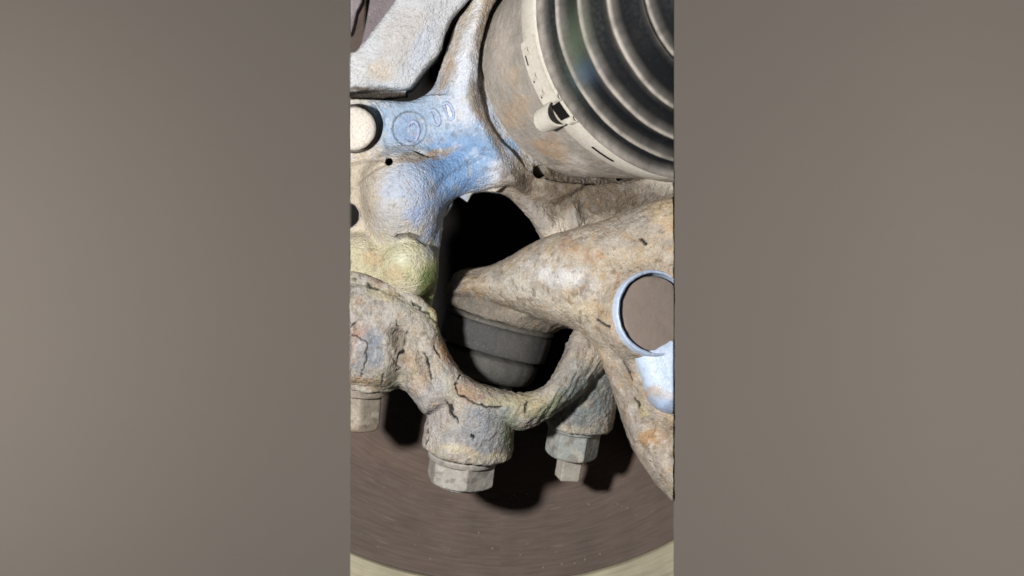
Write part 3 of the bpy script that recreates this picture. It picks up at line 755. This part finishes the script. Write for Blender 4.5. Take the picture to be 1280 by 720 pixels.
# ================================================================== control arm
arm = thing('control_arm', 'dusty beige control arm with round capped bushing at right', 'control arm', (760, 380, 0))
g = Grid(545, 850, 225, 660, -192, 175, 1.5)
PA = spline([(900, 222), (842, 243), (800, 258), (760, 274), (720, 285), (680, 297), (645, 316), (620, 330), (598, 337), (580, 345), (568, 356), (562, 364), (570, 371), (600, 375), (640, 386), (680, 400), (712, 409), (735, 425), (750, 450), (765, 485), (776, 515), (787, 548), (803, 578), (822, 606), (850, 634), (900, 680)], n=5)
ins = g.inside(PA)
ha = 2 + 54 * np.sqrt(np.clip(1 - (1 - np.clip(ins / 38, 0, 1)) ** 2, 0, 1)) + 6 * sstep(30, 80, ins) + .18 * np.clip(g.X - 600, 0, 300) - 92 * sstep(745, 560, g.X)
ha -= 14 * np.exp(-(seg_dist(g.X, g.Y, [(760, 440), (800, 520), (850, 560)]) / 16) ** 2)
ha += 3 * np.exp(-((g.X - 690) / 40) ** 2 - ((g.Y - 345) / 22) ** 2)
F = g.poly(PA, -150, ha, 5)
NBU = np.array([.42, -.12, .9]); NBU /= np.linalg.norm(NBU)
BC = np.array([806., 394., 92.])
F = smin(F, g.cyl(BC - NBU * 20, NBU, 40, 60, 54, 8), 22)
F = smax(F, -g.cyl(BC + NBU * 2, NBU, 90, 50, rd=2), 3)
F = smin(F, g.cyl(JC - JA * 48, JA, 40, 69, 70.5, 4), 26)
F = clip_field(F, g)
v, f = surface_nets(F, g); n = vnormals(v, f)
cm = lines_mask(v, [[(778, 453), (784, 462), (788, 474)], [(792, 497), (797, 506)], [(800, 300), (806, 306)], [(745, 400), (760, 408)]], 2.2, 1.2, 9)
disp = .7 * fbm(v, 8, 81) + .5 * noise(v, 3.4, 83) + 1.8 * fbm(v, 32, 85) - 3 * cm
low = sstep(440, 480, v[:, 1]); disp += low * 1.4 * fbm(v, 16, 87)
col = paint(v, (184, 170, 150), [
    (700, 345, 50, 20, 20, (206, 205, 204), .9), (650, 360, 50, 16, 25, (200, 194, 182), .8), (780, 290, 60, 20, -15, (162, 154, 144), .7), (830, 265, 25, 20, 0, (196, 170, 130), .7),
    (735, 320, 12, 10, 0, (182, 136, 98), .6), (712, 305, 10, 14, 0, (176, 134, 108), .5), (768, 345, 8, 6, 0, (178, 122, 84), .6), (840, 285, 14, 10, 0, (190, 150, 100), .5), (750, 390, 26, 9, 20, (178, 146, 106), .7), (720, 390, 26, 12, 10, (192, 182, 156), .6),
    (590, 352, 20, 12, -20, (170, 150, 122), .8), (600, 375, 40, 12, 8, (122, 114, 102), .9), (660, 395, 30, 6, 8, (150, 140, 118), .6),
    (770, 470, 20, 30, 30, (162, 150, 138), .7), (795, 520, 22, 28, 20, (154, 146, 140), .8), (815, 545, 20, 12, 30, (182, 140, 92), .9), (826, 590, 22, 24, 30, (176, 164, 152), .8), (835, 530, 20, 12, 0, (122, 118, 118), .7), (800, 505, 8, 14, 0, (178, 160, 90), .5)], warp=13, seed=5, mott=.34)
r = np.clip(fbm(v, 18, 91, 4) * 1.1 - .05, 0, .5)[:, None]; col = col * (1 - r) + lin((176, 152, 118))[None] * r
col *= (1 - .85 * cm)[:, None]
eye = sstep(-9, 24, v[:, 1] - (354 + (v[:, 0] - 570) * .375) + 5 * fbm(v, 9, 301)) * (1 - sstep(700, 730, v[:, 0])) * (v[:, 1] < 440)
col = hue(v, col, (146, 138, 130), 26, 311, .05, .3, .5); col = hue(v, col, (206, 200, 190), 9, 321, .12, .4, .4); col = hue(v, col, (112, 92, 70), 7, 331, .2, .42, .55); col = hue(v, col, (182, 146, 102), 12, 341, .25, .45, .4)
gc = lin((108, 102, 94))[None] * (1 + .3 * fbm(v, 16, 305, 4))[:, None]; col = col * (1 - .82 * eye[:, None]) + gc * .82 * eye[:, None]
col *= (1 - .6 * cm)[:, None]
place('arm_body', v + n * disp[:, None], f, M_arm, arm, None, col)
def bu(t, r, dc=(0, 0, 0)): return (BC + NBU * t + np.array(dc), r, NBU)
loft('bushing_rim', [bu(0, 54), bu(24, 54), bu(27, 53.2), bu(28, 52), bu(27, 50), bu(6, 49.5)], M_rim, arm, 120, rough=.6)
loft('bushing_cap', [bu(4, 47), bu(18, 47), bu(21, 45.5), bu(22, 40), bu(22.5, 15), bu(22.6, .3)], M_cap, arm, 120, rough=.3)
gl = Grid(770, 850, 425, 540, 0, 170, 1.45)
PLg = spline([(768, 410), (780, 436), (791, 452), (800, 474), (806, 496), (820, 511), (842, 519), (870, 522), (870, 402), (830, 424), (796, 420)])
insl = gl.inside(PLg)
F = gl.poly(PLg, 30, 98 + 22 * np.sqrt(np.clip(1 - (1 - np.clip(insl / 26, 0, 1)) ** 2, 0, 1)), 8)
F = clip_field(F, gl, lo=False)
v, f = surface_nets(F, gl); n = vnormals(v, f)
place('bushing_lug', v + n * (.25 * fbm(v, 10, 5))[:, None], f, M_collar, arm, None, paint(v, (186, 204, 228), [(812, 492, 16, 12, 20, (170, 156, 142), .9), (838, 512, 16, 10, 0, (120, 116, 114), .8), (835, 495, 10, 8, 0, (200, 170, 150), .5), (820, 505, 30, 10, 20, (150, 178, 216), .6)], seed=9, mott=.1))  # blue-white glow of the rim carried into the lug's colour

for o in scene.objects:
    if '_o' in o: del o['_o']
